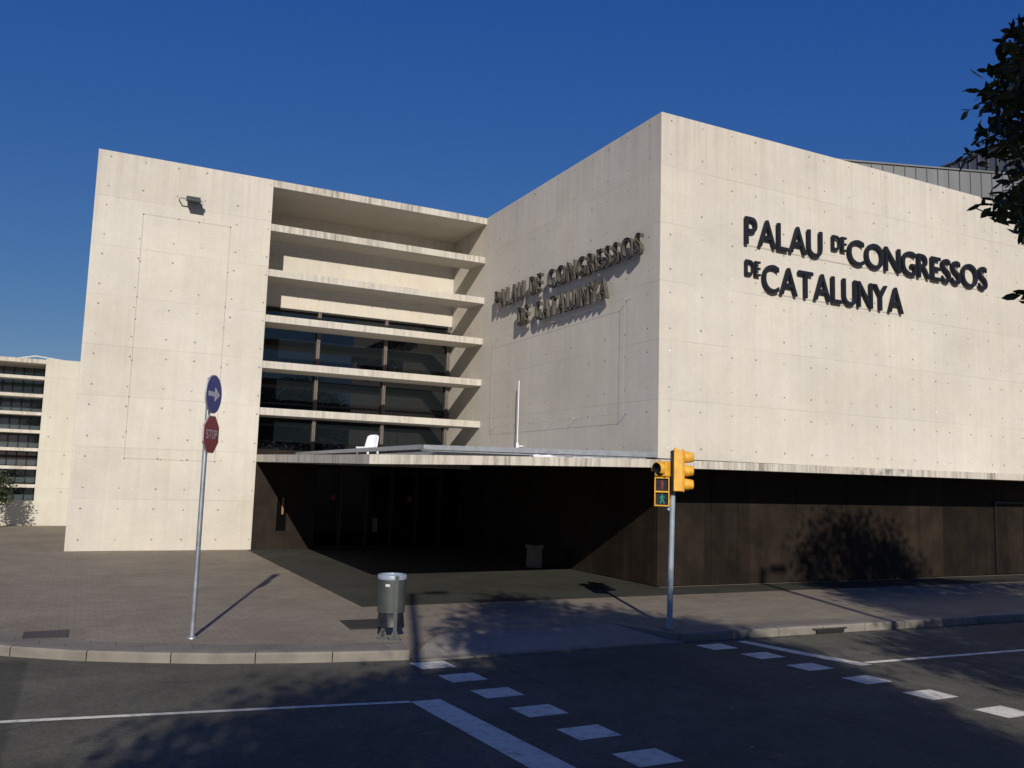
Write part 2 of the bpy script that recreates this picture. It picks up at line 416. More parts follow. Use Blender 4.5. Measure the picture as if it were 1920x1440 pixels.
# flush kerb across the foot of the ramp
for k in range(5):
    x0 = 4.13 + k * .88; mb.box(x0, x0 + .865, 10.90 - .01 * k, 11.06 - .01 * k, -.14, -.094)
tag(mb.build('kerb', 'kerb'), kind='structure')
mb = MB(); mb.face([(4.62, 14.9, .004), (60, 14.55, .004), (60, 15.9, .004), (11.85, 15.98, .004), (11.72, 30, .004), (4.62, 30, .004)])
tag(mb.build('entrance_paving', 'darkstone'), kind='structure')
# near pavement, behind and below the camera
mb = MB(); mb.box(-60, 90, -16, 2.2, -.2, 0)
tag(mb.build('near_pavement', 'paving'), kind='structure')

# road paint
mb = MB(); zp = -.116
def quad(q): mb.face([(x, y, zp) for x, y in q])
for x, y in ((4.07, 10.45), (4.16, 9.68), (4.23, 8.86), (4.32, 8.02), (4.40, 7.16), (4.49, 6.31), (4.58, 5.46), (4.66, 4.6)):
    quad([(x, y), (x + .47, y), (x + .45, y + .40), (x - .03, y + .40)])
for x, y in ((8.62, 10.28), (8.84, 9.53), (8.92, 8.71), (9.05, 7.87), (9.15, 7.02), (9.26, 6.17), (9.36, 5.3), (9.46, 4.4)):
    quad([(x, y), (x + .46, y), (x + .44, y + .39), (x - .04, y + .39)])
quad([(3.39, 9.02), (3.60, 6.55), (3.90, 3.2), (4.24, 3.2), (3.96, 6.6), (3.73, 9.02)])
quad([(-14, 10.86), (-.49, 9.59), (2.23, 9.17), (3.39, 8.98), (3.39, 9.06), (2.23, 9.25), (-.49, 9.68), (-14, 11.0)])
quad([(9.43, 10.72), (9.62, 9.7), (9.90, 8.72), (10.13, 8.72), (9.85, 9.7), (9.62, 10.72)])
quad([(10.13, 8.80), (10.13, 8.90), (13.5, 8.76), (40, 7.7), (40, 7.58), (13.5, 8.66)])
tag(mb.build('road_markings', 'paint'), kind='structure')

# dry leaves and litter specks on the road
m0 = MB(); rl = random.Random(5)
for _ in range(46):
    x, y = rl.uniform(2, 14), rl.choice([rl.uniform(4.8, 10.6), rl.uniform(10.2, 10.8)]); a = rl.uniform(0, 6.28); q = rl.uniform(.02, .045)
    e1, e2 = Vector((math.cos(a), math.sin(a), 0)) * q, Vector((-math.sin(a), math.cos(a), .25)) * q * .45; o = Vector((x, y, -.112))
    m0.face([o - e1, o + e2, o + e1, o - e2 + Vector((0, 0, q * .2))])
tag(m0.build('fallen_leaves', 'drygrass'), kind='stuff')

# ------------------------------------------------------------------ the congress hall
CX, CY, FY, LX, PX, H = 12.11, 16.47, 26.62, -.22, 4.74, 11.42
RY = 29.5
hall = thing('conference_hall', (8, 22, 0), 'large pale concrete hall of plain blocks with louvred recess and dark steel base', 'building')
HZ = [n * 1.44 + o for n in range(8) for o in (.30, 1.165)]
def holes(mb, u0, u1, z0, z1, plane, first=(), period=True):
    us = list(first)
    k = 0
    while True:
        b = (first[-1] + .79 if first else u0) + 2.44 * k
        if b > u1: break
        us += [b, b + .95, b + 1.90]; k += 1
    for u in us:
        if not u0 <= u <= u1: continue
        for z in HZ:
            if not z0 < z < z1 or random.random() < .04: continue
            uu = u + random.gauss(0, .008); zz_ = z + random.gauss(0, .008); r_ = random.uniform(.018, .031)
            pale = random.random() < .02
            o, ax = (plane(uu, zz_))
            mb.disc(o, ax, r_, 8, 2 if pale else 1)
# corner pier
mb = MB(); mb.box(LX, PX, FY, 42, -.1, H)
holes(mb, LX, PX, .1, H, lambda u, z: ((u, FY - .002, z), (0, -1, 0)), first=(.10, 1.03, 1.97))
mb.build('corner_pier', ['concrete', 'hole', 'hole_pale'], hall, bevel=.015)
# auditorium block: walls as one closed box above the base
mb = MB(); mb.box(CX, 70, CY, 62, 2.86, H)
holes(mb, CX, 40, 2.9, H, lambda u, z: ((u, CY - .002, z), (0, -1, 0)), first=(12.41, 13.37, 14.33))
holes(mb, CY, RY, 2.9, H, lambda u, z: ((CX - .002, u, z), (-1, 0, 0)), first=(16.95, 17.9, 18.85))
mb.build('auditorium_block', ['concrete', 'hole', 'hole_pale'], hall, bevel=.012)
# recess back wall above the glazing
mb = MB(); mb.box(PX, CX, RY, 34, 7.95, H - .003)
holes(mb, PX, CX, 7.9, H, lambda u, z: ((u, RY - .002, z), (0, -1, 0)), first=(5.35, 6.3))
mb.build('recess_wall', ['concrete', 'hole', 'hole_pale'], hall)
# roof slab over the recess, louvres
mb = MB(); mb.box(PX, CX, FY + .003, RY, H - .224, H - .004); mb.build('roof_slab', 'concrete_slab_top', hall)
for i in range(6):
    zt = 10.01 - 1.4356 * i
    mb = MB(); mb.box(PX, CX - .004, FY, FY + 1.12, zt - .222, zt)
    mb.build('louvre', 'concrete_slab_top' if i == 0 else 'concrete_slab', hall, bevel=.01)
# glazing behind the louvres
gz = MB(); gz.box(PX, CX, RY + .08, RY + .12, 2.7, 7.95)
win = gz.build('window', 'glass', hall)
for x in (7.10, 9.55, 12.0):
    m2 = MB(); m2.box(x - .055, x - .012, RY - .06, RY + .08, 2.7, 7.95); m2.box(x + .012, x + .055, RY - .06, RY + .08, 2.7, 7.95)
    m2.box(x - .012, x + .012, RY - .01, RY + .08, 2.7, 7.95)
    m2.build('mullion', 'mullion', win)
m2 = MB(); m2.box(PX, CX, RY - .05, RY + .08, 7.88, 7.95); m2.box(PX, CX, RY - .03, RY + .08, 4.62, 4.68); m2.build('frame', 'dark_metal', win)
# canopy: L-shaped slab, front edge at 14.5
mb = MB()
YF = 14.5
fx = [(4.50, 2.505), (7.06, 2.575), (10.75, 2.65), (13.04, 2.665), (22.7, 2.70), (60, 2.74)]
def strip(y0, y1, pts, th0, th1):
    for (xa, za), (xb, zb) in zip(pts, pts[1:]):
        mb.face([(xa, y0, za), (xa if xa > 4.6 else 4.54, y1, za + .02), (xb, y1, zb + .02), (xb, y0, zb)])                     # soffit
        mb.face([(xa, y0, za + th0), (xb, y0, zb + th0), (xb, y1, zb + th1), (xa if xa > 4.6 else 4.54, y1, za + th1)])       # top
        mb.face([(xa, y0, za), (xb, y0, zb), (xb, y0, zb + th0), (xa, y0, za + th0)])                   # front
    xa, za = pts[0]; mb.face([(xa, y0, za), (xa, y0, za + th0), (4.54, y1, za + th1), (4.54, y1, za + .02)])
strip(YF, CY + .05, fx, .168, .19)
# deep part back to the recess
xb = CX - .003
mb.face([(4.54, CY + .05, 2.525), (PX, FY - .01, 2.62), (xb, FY - .01, 2.74), (xb, CY + .05, 2.68)])
mb.face([(4.54, CY + .05, 2.695), (xb, CY + .05, 2.84), (xb, FY - .01, 2.84), (PX, FY - .01, 2.835)])
mb.face([(4.54, CY + .05, 2.525), (4.54, CY + .05, 2.695), (PX, FY - .01, 2.835), (PX, FY - .01, 2.62)])
mb.build('canopy', 'concrete_slab_top', hall)
# metal rim standing on the canopy
mb = MB()
mb.hexa([(6.25, CY + .02, 2.87), (CX - .01, CY + .02, 2.93), (CX - .01, CY + .10, 2.93), (6.25, CY + .10, 2.87), (6.25, CY + .02, 2.965), (CX - .01, CY + .02, 3.055), (CX - .01, CY + .10, 3.055), (6.25, CY + .10, 2.965)])
mb.hexa([(6.25, CY + .06, 2.84), (CX - .01, CY + .06, 2.86), (CX - .01, CY + .16, 2.86), (6.25, CY + .16, 2.84), (6.25, CY + .06, 2.872), (CX - .01, CY + .06, 2.932), (CX - .01, CY + .16, 2.932), (6.25, CY + .16, 2.872)])
mb.hexa([(6.17, CY + .02, 2.87), (6.25, CY + .105, 2.87), (5.98, FY, 2.87), (5.90, FY, 2.87), (6.17, CY + .02, 2.965), (6.25, CY + .105, 2.965), (5.98, FY, 2.95), (5.90, FY, 2.95)])
rim = mb.build('roof_rim', 'grey_metal', hall)
mb = MB(); mb.box(6.6, CX - .02, CY + .2, FY - .05, 2.76, 2.85); mb.build('canopy_roofing', 'grey_metal', hall)
# dark steel base: front wall and porch side wall made of plates with thin open seams
mb = MB(); x = 11.80
for w_ in (1.55, .8, 1.9, 1.74, 2.76, 3.14, 1.39, 2.8, 1.4, 2.8, 2.8, 2.8, 2.8, 2.8, 2.8, 2.8):
    mb.box(x + .006, x + w_ - .006, 16.05, 16.12, .02, 2.9); x += w_
mb.box(11.86, x, 16.122, 17, 0, 2.86)
# low plinth pieces
mb.build('base_wall', 'steel', hall)
mb = MB(); y = 16.12
for w_ in (.78, .78, .78, .78, 1.56, 1.56, 1.56, 1.56, 1.5):
    mb.box(11.80, 11.858, y + .005, y + w_ - .005, .02, 2.9); y += w_
mb.box(11.86, 12.0, 16.2, 28, 0, 2.9)
mb.build('base_wall', 'steel', hall)
dr = MB(); dr.box(23.75, 25.0, 16.02, 16.05, .05, 2.05); do = dr.build('service_door', 'steel', hall)
dr = MB(); dr.box(23.70, 23.75, 16.0, 16.05, .05, 2.1); dr.box(25.0, 25.05, 16.0, 16.05, .05, 2.1); dr.box(23.75, 25.0, 16.0, 16.05, 2.052, 2.1); dr.build('frame', 'dark_metal', do)
# porch back: steel panel with slot window, glazed doors
mb = MB(); YB = 26.7
for x0, x1, z0, z1 in ((PX, 5.45, 0, 3.0), (5.455, 5.74, 0, .55), (5.455, 5.74, 1.62, 3.0), (5.745, 6.62, 0, 3.0)):
    mb.box(x0, x1, YB, YB + .12, z0, z1)
mb.build('porch_panel', 'steel', hall)
mb = MB(); mb.box(5.455, 5.74, YB + .06, YB + .10, .55, 1.62); sw = mb.build('window', 'glass_porch', hall)
mb = MB(); mb.box(5.60, 5.66, YB + .03, YB + .05, 1.05, 1.55); mb.build('orange_notice', 'orange', sw)
for k in range(6):
    x0 = 6.63 + k * .85
    mb = MB(); mb.box(x0 + .05, x0 + .80, YB + .3, YB + .33, .05, 2.4); d = mb.build('glass_door', 'glass_porch', hall)
    mb = MB(); mb.box(x0, x0 + .05, YB + .26, YB + .36, 0, 2.95); mb.box(x0 + .80, x0 + .85, YB + .26, YB + .36, 0, 2.95); mb.box(x0 + .05, x0 + .8, YB + .27, YB + .35, 2.4, 2.46); mb.box(x0 + .05, x0 + .8, YB + .27, YB + .35, 0, .05); mb.build('frame', 'dark_metal', d)
    mb = MB(); mb.tube([(x0 + .74, YB + .24, .8), (x0 + .74, YB + .24, 1.5)], .014, 8); mb.build('handle', 'dark_metal', d)
    if k in (0, 3):
        mb = MB(); mb.lathe((x0 + .62, YB + .295, 1.57), (0, -1, 0), [(0, .006), (.085, .006), (.09, 0)], 20); mb.build('round_sticker', 'redspot', d)
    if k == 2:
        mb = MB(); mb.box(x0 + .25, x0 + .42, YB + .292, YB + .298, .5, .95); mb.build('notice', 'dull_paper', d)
mb = MB(); mb.box(6.63, 11.73, YB + .29, YB + .34, 2.46, 2.95); mb.build('window', 'glass_porch', hall)
mb = MB(); mb.box(4.74, 12.1, YB + .4, YB + .5, 0, 3.0); mb.build('porch_wall', 'steel', hall)
# metal clad roof volumes behind the parapet
def clad(foot, z0, z1, seam_face):
    c = MB(); n = len(foot)
    c.raw([(x, y, z0) for x, y in foot] + [(x, y, z1) for x, y in foot], [list(range(n))[::-1], list(range(n, 2 * n))] + [(i, (i + 1) % n, n + (i + 1) % n, n + i) for i in range(n)])
    for i in seam_face:
        a, b = Vector((*foot[i], 0)), Vector((*foot[(i + 1) % n], 0)); d = (b - a); L = d.length; d.normalize(); nr = Vector((d.y, -d.x, 0))
        k = .2
        while k < L:
            p = a + d * k; c.obox((p.x + nr.x * .015, p.y + nr.y * .015, (z0 + z1) / 2), d * .012, nr * .018, (0, 0, (z1 - z0) / 2 - .002), 1); k += .42
        c.obox(((a + b) / 2 + nr * .02) + Vector((0, 0, z1 + .03)), d * (L / 2), nr * .04, (0, 0, .025), 0)
    return c.build('roof_volume', ['cladding', 'seam'], hall)
A1, B1 = (19.6, 22.07), (34.5, 16.9)
clad([A1, B1, (46, 40), (24, 44)], 11.3, 13.80, [0, 3])
clad([(31.7, 24.2), (31.36, 19.3), (60, 19.3), (60, 50), (31.7, 50)], 13.5, 16.0, [0, 4])

# ------------------------------------------------------------------ lettering
def glyphs(off_):
    out = {}
    for ch in set('PALAUDECONGRESSOSTYCW'):
        c = bpy.data.curves.new('g', 'FONT'); c.body = ch; c.size = 1; c.offset = off_; c.resolution_u = 5
        o = bpy.data.objects.new('g', c); COL.objects.link(o); bpy.context.view_layer.update()
        me = bpy.data.meshes.new_from_object(o.evaluated_get(bpy.context.evaluated_depsgraph_get()))
        vs = [(v.co.x, v.co.y) for v in me.vertices]; fs = [list(p.vertices) for p in me.polygons]
        bpy.data.objects.remove(o); bpy.data.curves.remove(c); bpy.data.meshes.remove(me)
        out[ch] = (vs, fs)
    return out
GL = glyphs(.003); GLB = glyphs(.006)
CAPH = max(v[1] for v in GL['E'][0]) - min(v[1] for v in GL['E'][0]); CAP0 = min(v[1] for v in GL['E'][0])
def word(txt, u0, u1, z0, z1, place, depth, mat, parent, gap=.065, GL=None, face=None):
    GL = GL or globals()['GL']
    ws = [(max(v[0] for v in GL[c][0]) - min(v[0] for v in GL[c][0])) for c in txt]
    adv = sum(ws) + gap * (len(txt) - 1) - sum(.13 for a, b in zip(txt, txt[1:]) if (a + b) in ('LA', 'AU', 'PA', 'TA', 'AT', 'YA', 'CA') and False)
    s = (u1 - u0) / adv; sz = (z1 - z0) / CAPH; u = u0
    for c, w_ in zip(txt, ws):
        vs, fs = GL[c]; x0 = min(v[0] for v in vs)
        P2 = [(u + (x - x0) * s, z0 + (y - CAP0) * sz) for x, y in vs]
        # rim edges
        cnt = {}
        for f in fs:
            for a, b in zip(f, f[1:] + f[:1]): cnt[(a, b)] = 1
        n = len(P2); m_ = MB()
        m_.raw([place(a, b, depth) for a, b in P2] + [place(a, b, face or 0) for a, b in P2],
               ([f for f in fs] if face is None else []) + [[n + i for i in f][::-1] for f in fs] + [(a, n + a, n + b, b) for (a, b) in cnt if (b, a) not in cnt])
        if face: m_.raw([place(a, b, 0) for a, b in P2] + [place(a, b, face) for a, b in P2], [(a, n + a, n + b, b) for (a, b) in cnt if (b, a) not in cnt])
        o = m_.build('letter', mat, parent)
        u += (w_ + gap) * s
sg = thing('wall_lettering', (19.5, CY, 8.2), 'black raised capital letters on the sunlit right-hand wall of the hall', 'lettering')
pr = lambda u, z, d: (u, CY - .05 - d, z)
word('PALAU', 14.69, 17.36, 8.46, 9.18, pr, .075, 'black', sg)
word('DE', 17.75, 18.27, 8.77, 9.17, pr, .075, 'black', sg)
word('CONGRESSOS', 18.34, 24.22, 8.46, 9.16, pr, .075, 'black', sg)
word('DE', 14.70, 15.18, 7.67, 8.05, pr, .075, 'black', sg)
word('CATALUNYA', 15.27, 20.48, 7.30, 8.02, pr, .075, 'black', sg)
for z, a, b in ((8.44, 14.7, 24.2), (7.28, 15.3, 20.5)):
    m_ = MB(); m_.tube([(a, CY - .03, z + .02), (b, CY - .03, z + .02)], .005, 6); m_.build('mounting_rail', 'wire', sg)
sg = thing('wall_lettering', (CX, 21, 7.9), 'deep bronze grey capital letters on the hall side wall beside the louvres', 'lettering')
ps = lambda u, z, d: (CX - .11 - d, 100 - u, z)
word('PALAU', 100 - 25.32, 100 - 23.28, 7.93, 8.50, ps, .12, 'bronze', sg, .17, GLB, .09)
word('DE', 100 - 22.86, 100 - 22.10, 7.95, 8.50, ps, .12, 'bronze', sg, .17, GLB, .09)
word('CONGRESSOS', 100 - 21.72, 100 - 16.98, 7.93, 8.47, ps, .12, 'bronze', sg, .17, GLB, .09)
word('DE', 100 - 23.62, 100 - 22.88, 7.11, 7.67, ps, .12, 'bronze', sg, .17, GLB, .09)
word('CATALUNYA', 100 - 22.45, 100 - 18.5, 7.09, 7.64, ps, .12, 'bronze', sg, .17, GLB, .09)
# wire banner frames fixed on the walls
bf = thing('banner_frame', (2.3, FY, 6), 'tall rectangle of thin wire on the corner pier below the floodlight', 'wire frame', 'wire frames on the hall walls')
m_ = MB(); x0, x1, z0, z1 = 1.08, 3.53, 2.59, 9.71
for a, b in (((x0, z0), (x0, z1)), ((x1, z0), (x1, z1)), ((x0, z0), (x1, z0)), ((x0, z1), (x1, z1))):
    m_.tube([(a[0], FY - .03, a[1]), (b[0], FY - .03, b[1])], .0024, 6)
m_.build('wire', 'wire', bf)
spots = [(x, z, .017) for x in (x0, x1) for z in (2.59, 3.35, 4.35, 5.4, 6.6, 7.25, 8.3, 9.71)] + [(x, z, .013) for x in (2.05, 2.62) for z in (2.59, 9.71)]
for x, z, q in spots:
    m_ = MB(); m_.obox((x, FY - .018, z), (q, 0, 0), (0, .018, 0), (0, 0, q * 1.2)); m_.build('bracket', 'wire', bf)
bf = thing('banner_frame', (CX, 21.5, 5.3), 'wide rectangle of thin wire on the shaded hall wall under the letters', 'wire frame', 'wire frames on the hall walls')
m_ = MB()
for a, b in (((25.4, 4.0), (25.4, 6.9)), ((17.72, 4.02), (17.72, 6.93)), ((25.4, 6.9), (17.72, 6.93)), ((25.4, 4.0), (17.72, 4.02))):
    m_.tube([(CX - .16, a[0], a[1]), (CX - .16, b[0], b[1])], .003, 6)
m_.build('wire', 'wire', bf)
for y, z in ((25.4, 4.0), (25.4, 6.9), (21.4, 4.0), (20.2, 4.01), (17.72, 4.02), (17.72, 6.93), (21.5, 6.91)):
    m_ = MB(); m_.tube([(CX + .01, y, z + .06), (CX - .18, y, z)], .007, 6); m_.build('bracket', 'wire', bf)

# floodlight on the pier
fl = thing('floodlight', (2.38, FY - .3, 10.3), 'small grey floodlight on an arm high on the corner pier', 'floodlight')
m_ = MB(); m_.prism([(2.20, FY - .16, 10.40), (2.20, FY - .44, 10.33), (2.20, FY - .50, 10.20), (2.20, FY - .46, 10.15), (2.20, FY - .16, 10.24)], (.38, 0, 0)); m_.build('lamp_body', 'binmetal', fl, bevel=.012)
m_ = MB(); m_.obox((2.39, FY - .30, 10.172), (.17, 0, 0), (0, .12, .022), (0, .001, -.004)); m_.build('glass', 'lens', fl)
m_ = MB(); m_.tube([(2.02, FY - .3, 10.27), (2.64, FY - .3, 10.27)], .020, 8); m_.tube([(2.66, FY - .3, 10.27), (2.66, FY - .3, 10.18), (2.66, FY, 10.18)], .016, 8); m_.tube([(2.02, FY - .3, 10.27), (2.02, FY - .02, 10.29)], .018, 8); m_.build('mounting_arm', 'galv', fl)

# ------------------------------------------------------------------ things on the canopy
ch = thing('plastic_chair', (6.38, 20.75, 2.68), 'white plastic chair standing on the canopy roof before the dark glazing', 'chair')
m_ = MB(); bx, by, bz = 6.38, 20.75, 2.68
ux = Vector((.82, .57, 0)); uy = Vector((-.57, .82, 0))       # chair faces image left
def cp(a, b, c): return Vector((bx, by, bz)) + ux * a * .86 + uy * b * .86 + Vector((0, 0, max(0, c - .115) if c < .45 else .315 + (c - .43) * .88))
m_.hexa([cp(-.26, -.22, .40), cp(.24, -.22, .40), cp(.24, .22, .40), cp(-.26, .22, .40), cp(-.27, -.23, .445), cp(.24, -.23, .43), cp(.24, .23, .43), cp(-.27, .23, .445)])
m_.build('seat', 'white_plastic', ch, bevel=.01)
m_ = MB(); N = 9; vs = []
for j in range(6):
    t = j / 5
    for i in range(N):
        s_ = i / (N - 1) * 2 - 1
        top_ = .38 * (1 - .14 * s_ ** 4)
        vs.append(cp(.21 + .10 * t - .07 * s_ * s_, .235 * s_ * (1 - .12 * t), .43 + top_ * t))
fs = [(j * N + i, j * N + i + 1, (j + 1) * N + i + 1, (j + 1) * N + i) for j in range(5) for i in range(N - 1)]
m_.raw(vs, fs); bk = m_.build('backrest', 'white_plastic', ch, smooth=True); sd = bk.modifiers.new('thick', 'SOLIDIFY'); sd.thickness = .018
for a, b in ((-.22, -.19), (-.22, .19), (.22, -.19), (.22, .19)):
    m_ = MB(); m_.tube([cp(a * 1.08, b * 1.08, 0), cp(a, b, .41)], [.020, .026], 8); m_.build('leg', 'white_plastic', ch)
pp = thing('roof_pole', (11.92, 23.4, 2.7), 'thin white upright pole on the canopy roof against the hall side wall', 'pole')
m_ = MB(); m_.tube([(11.92, 23.4, 2.7), (11.92, 23.4, 5.36)], .014, 10); m_.build('pole', 'white_plastic', pp)
m_ = MB(); m_.tube([(11.92, 23.4, 3.22), (11.92, 23.4, 3.44)], .042, 10); m_.tube([(11.92, 23.4, 3.34), (12.12, 23.4, 3.34)], .02, 8); m_.build('socket', 'white_plastic', pp)
# crumpled white sheet along the rim
m_ = MB(); n = 26; vs = []
for i in range(n):
    x = 8.66 + i * .105; a = .5 + .5 * math.sin(i * 1.3) * math.cos(i * .7)
    h = .035 * a * (1.6 if i < 7 else 1.) + .01
    z0 = 2.81 + .02 * i / n
    vs += [(x, 16.20, z0), (x, 16.24 + .03 * a, z0 + h), (x + .01, 16.36, z0 + h * .8), (x, 16.44, z0)]
m_.raw(vs, [(i * 4 + k, i * 4 + k + 1, i * 4 + 5 + k, i * 4 + 4 + k) for i in range(n - 1) for k in range(3)])
tag(m_.build('plastic_sheet', 'white_plastic', smooth=True), 'crumpled white plastic sheet lying along the canopy rim', 'sheet')

# bin standing inside the dark porch
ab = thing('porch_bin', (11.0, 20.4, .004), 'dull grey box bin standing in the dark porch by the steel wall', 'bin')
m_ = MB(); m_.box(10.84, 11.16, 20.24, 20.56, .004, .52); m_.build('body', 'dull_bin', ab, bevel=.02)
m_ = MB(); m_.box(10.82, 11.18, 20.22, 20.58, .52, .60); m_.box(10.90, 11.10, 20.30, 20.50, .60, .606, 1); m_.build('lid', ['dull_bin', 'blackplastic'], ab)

# ------------------------------------------------------------------ street furniture
# direction sign over stop sign on one post
SX, SY = 1.56, 12.78
sp = thing('road_sign', (SX, SY, 0), 'grey post carrying a blue arrow disc above a red STOP octagon', 'road sign')
m_ = MB(); m_.tube([(SX, SY, 0), (SX, SY, 3.62)], .033, 14); m_.lathe((SX, SY, 0), (0, 0, 1), [(.075, 0), (.07, .015), (.037, .03)], 14); m_.build('pole', 'galv', sp, smooth=True)
nv = Vector((.864, -.497, 0)).normalized(); tv = Vector((-nv.y, nv.x, 0))      # facing direction, horizontal tangent (reader's right)
SO = Vector((SX, SY, 0)) + nv * .075
def sg_p(a, b, d=0.): return SO + tv * a + nv * d + Vector((0, 0, b))
zc, zo, rr = 3.385, 2.815, .275
circ = [(rr * math.cos(R(k * 7.5)), rr * math.sin(R(k * 7.5))) for k in range(48)]
m_ = MB(); m_.prism([sg_p(a, zc + b, -.022) for a, b in circ], nv * .022); ds = m_.build('arrow_disc', 'alu', sp)
m_ = MB(); m_.prism([sg_p(a * .965, zc + b * .965, .0) for a, b in circ], nv * .003); f1 = m_.build('face', 'sign_blue', ds)
arrow = [(-.19, -.033), (.03, -.033), (.03, -.10), (.20, 0), (.03, .10), (.03, .033), (-.19, .033)]
m_ = MB(); m_.prism([sg_p(a, zc + b, .003) for a, b in arrow], nv * .002); m_.build('arrow', 'sign_white', ds)
ro = .285
octo = [(ro * math.cos(R(22.5 + 45 * k)), ro * math.sin(R(22.5 + 45 * k))) for k in range(8)]
m_ = MB(); m_.prism([sg_p(a, zo + b, -.022) for a, b in octo], nv * .022); os_ = m_.build('stop_octagon', 'alu', sp)
m_ = MB(); m_.prism([sg_p(a * .955, zo + b * .955, 0) for a, b in octo], nv * .003); m_.build('face', 'sign_red', os_)
m_ = MB(); u = -.19
for c in 'STOP':
    vs, fs = GL[c]; x0 = min(v[0] for v in vs); x1 = max(v[0] for v in vs); w_ = .083
    P2 = [(u + (x - x0) / (x1 - x0) * w_, -.062 + (y - CAP0) / CAPH * .124) for x, y in vs]
    m_.raw([sg_p(a, zo + b, .0045) for a, b in P2], fs); u += w_ + .016
m_.build('stop_text', 'sign_white', os_)
for z in (zc + .12, zc - .12, zo + .12, zo - .12):
    m_ = MB(); m_.obox(Vector((SX, SY, z)) + nv * .03, tv * .05, nv * .022, (0, 0, .018)); m_.build('clamp', 'galv', sp)

# traffic light
TX, TY = 8.68, 11.45
tl = thing('traffic_light', (TX, TY, 0), 'yellow traffic light with pedestrian signal on a blue grey pole at the ramp', 'traffic light')
Rv = Vector((.893, -.449, 0)).normalized(); Fv = Vector((.449, .893, 0)).normalized()        # image right, away
TB = Vector((TX, TY, 0)); lean = Vector((.012, -.006, 0))
def tp(a, b, z): return TB + Rv * (a + .016 * z) + Fv * b + Vector((0, 0, z))
m_ = MB(); m_.tube([tp(0, 0, 0), tp(0, 0, 1.2), tp(0, 0, 2.86)], [.048, .044, .042], 16); m_.lathe((TX, TY, 0), (0, 0, 1), [(.065, 0), (.065, .012), (.05, .02)], 16); m_.build('pole', 'pole_grey', tl, smooth=True)
# vehicle head: long box, lenses face image right
m_ = MB(); hc = tp(.045, -.09, 2.535)
m_.obox(hc, Rv * .075, Fv * .115, (0, 0, .335)); m_.obox(hc + Rv * .085, Rv * .012, Fv * .125, (0, 0, .345))
m_.obox(hc - Rv * .085, Rv * .011, Fv * .10, (0, 0, .325), 1); m_.obox(hc + Vector((0, 0, .35)) - Rv * .02, Rv * .03, Fv * .03, (0, 0, .018))
vh = m_.build('vehicle_head', ['yellow', 'dark_metal'], tl, bevel=.012)
for k in (-1, 0, 1):
    o = hc + Rv * .097 + Vector((0, 0, .222 * k))
    m_ = MB(); m_.lathe(o, Rv, [(.1, 0), (.096, .05), (.078, .155), (.070, .165)], 24); vz = m_.build('visor', 'yellow', vh, smooth=True)
    sd = vz.modifiers.new('thick', 'SOLIDIFY'); sd.thickness = .006
    m_ = MB(); m_.lathe(o, Rv, [(.092, .01), (.06, .028), (0, .034)], 24); m_.build('lens', 'lens', vh, smooth=True)
for z in (2.28, 2.80):
    m_ = MB(); m_.obox(tp(0, -.01, z), Rv * .03, Fv * .09, (0, 0, .02)); m_.build('head_bracket', 'pole_grey', tl)
m_ = MB(); m_.tube([tp(.0, -.05, 2.20), tp(-.06, -.075, 2.10), tp(-.10, -.06, 2.04), tp(-.13, -.03, 2.0)], .009, 6); m_.build('cable', 'blackplastic', tl)
m_ = MB(); m_.obox(tp(-.012, -.046, .55), Rv * .022, Fv * .004, (0, 0, .10)); m_.build('pole_door', 'galv', tl)
# pedestrian head: two square lenses facing the viewer
fn = Vector((-.30, -.954, 0)); fn = (-Fv * .94 - Rv * .30).normalized(); ft = Vector((-fn.y, fn.x, 0))
pc = tp(-.175, -.02, 2.185)
ped = MB()
def pb(a0, a1, z0, z1, d0, d1, mi=0): ped.obox(pc + ft * (a0 + a1) / 2 + fn * (d0 + d1) / 2 + Vector((0, 0, (z0 + z1) / 2)), ft * (a1 - a0) / 2, fn * (d1 - d0) / 2, (0, 0, (z1 - z0) / 2), mi)
pb(-.12, .12, -.235, .235, -.09, .0)
for z0, z1 in ((-.235, -.215), (-.012, .012), (.215, .235)): pb(-.12, .12, z0, z1, .0, .06)
for z0, z1 in ((-.215, -.012), (.012, .215)):
    pb(-.12, -.105, z0, z1, .0, .06); pb(.105, .12, z0, z1, .0, .06)
ph = ped.build('pedestrian_head', 'yellow', tl)
man_walk = [[(-.012, .052), (.012, .052), (.012, .078), (-.012, .078)], [(-.020, -.010), (.022, -.010), (.018, .048), (-.016, .048)], [(-.020, .044), (-.045, .005), (-.034, -.002), (-.012, .028)], [(.018, .044), (.040, .010), (.050, .018), (.022, .048)], [(-.020, -.012), (.004, -.012), (-.018, -.080), (-.042, -.074)], [(0, -.012), (.022, -.012), (.046, -.072), (.026, -.080)]]
man_stand = [[(-.012, .052), (.012, .052), (.012, .078), (-.012, .078)], [(-.026, -.02), (.026, -.02), (.026, .048), (-.026, .048)], [(-.018, -.08), (-.002, -.08), (-.002, -.021), (-.018, -.021)], [(.002, -.08), (.018, -.08), (.018, -.021), (.002, -.021)]]
for zc_, fig, mt in ((.113, man_stand, 'red_unlit'), (-.113, man_walk, 'green_lit')):
    m_ = MB(); m_.obox(pc + fn * .008 + Vector((0, 0, zc_)), ft * .104, fn * .006, (0, 0, .10)); ln = m_.build('lens', 'blackplastic', ph)
    m_ = MB()
    for q in fig: m_.prism([pc + fn * .0145 + ft * (a * .95) + Vector((0, 0, zc_ + b)) for a, b in q], fn * .003)
    m_.build('figure', mt, ln)
m_ = MB(); m_.prism([tp(-.19, 0, 1.955), tp(-.03, 0, 1.955), tp(-.03, 0, 1.87)], Fv * .03); m_.build('bracket', 'pole_grey', tl)
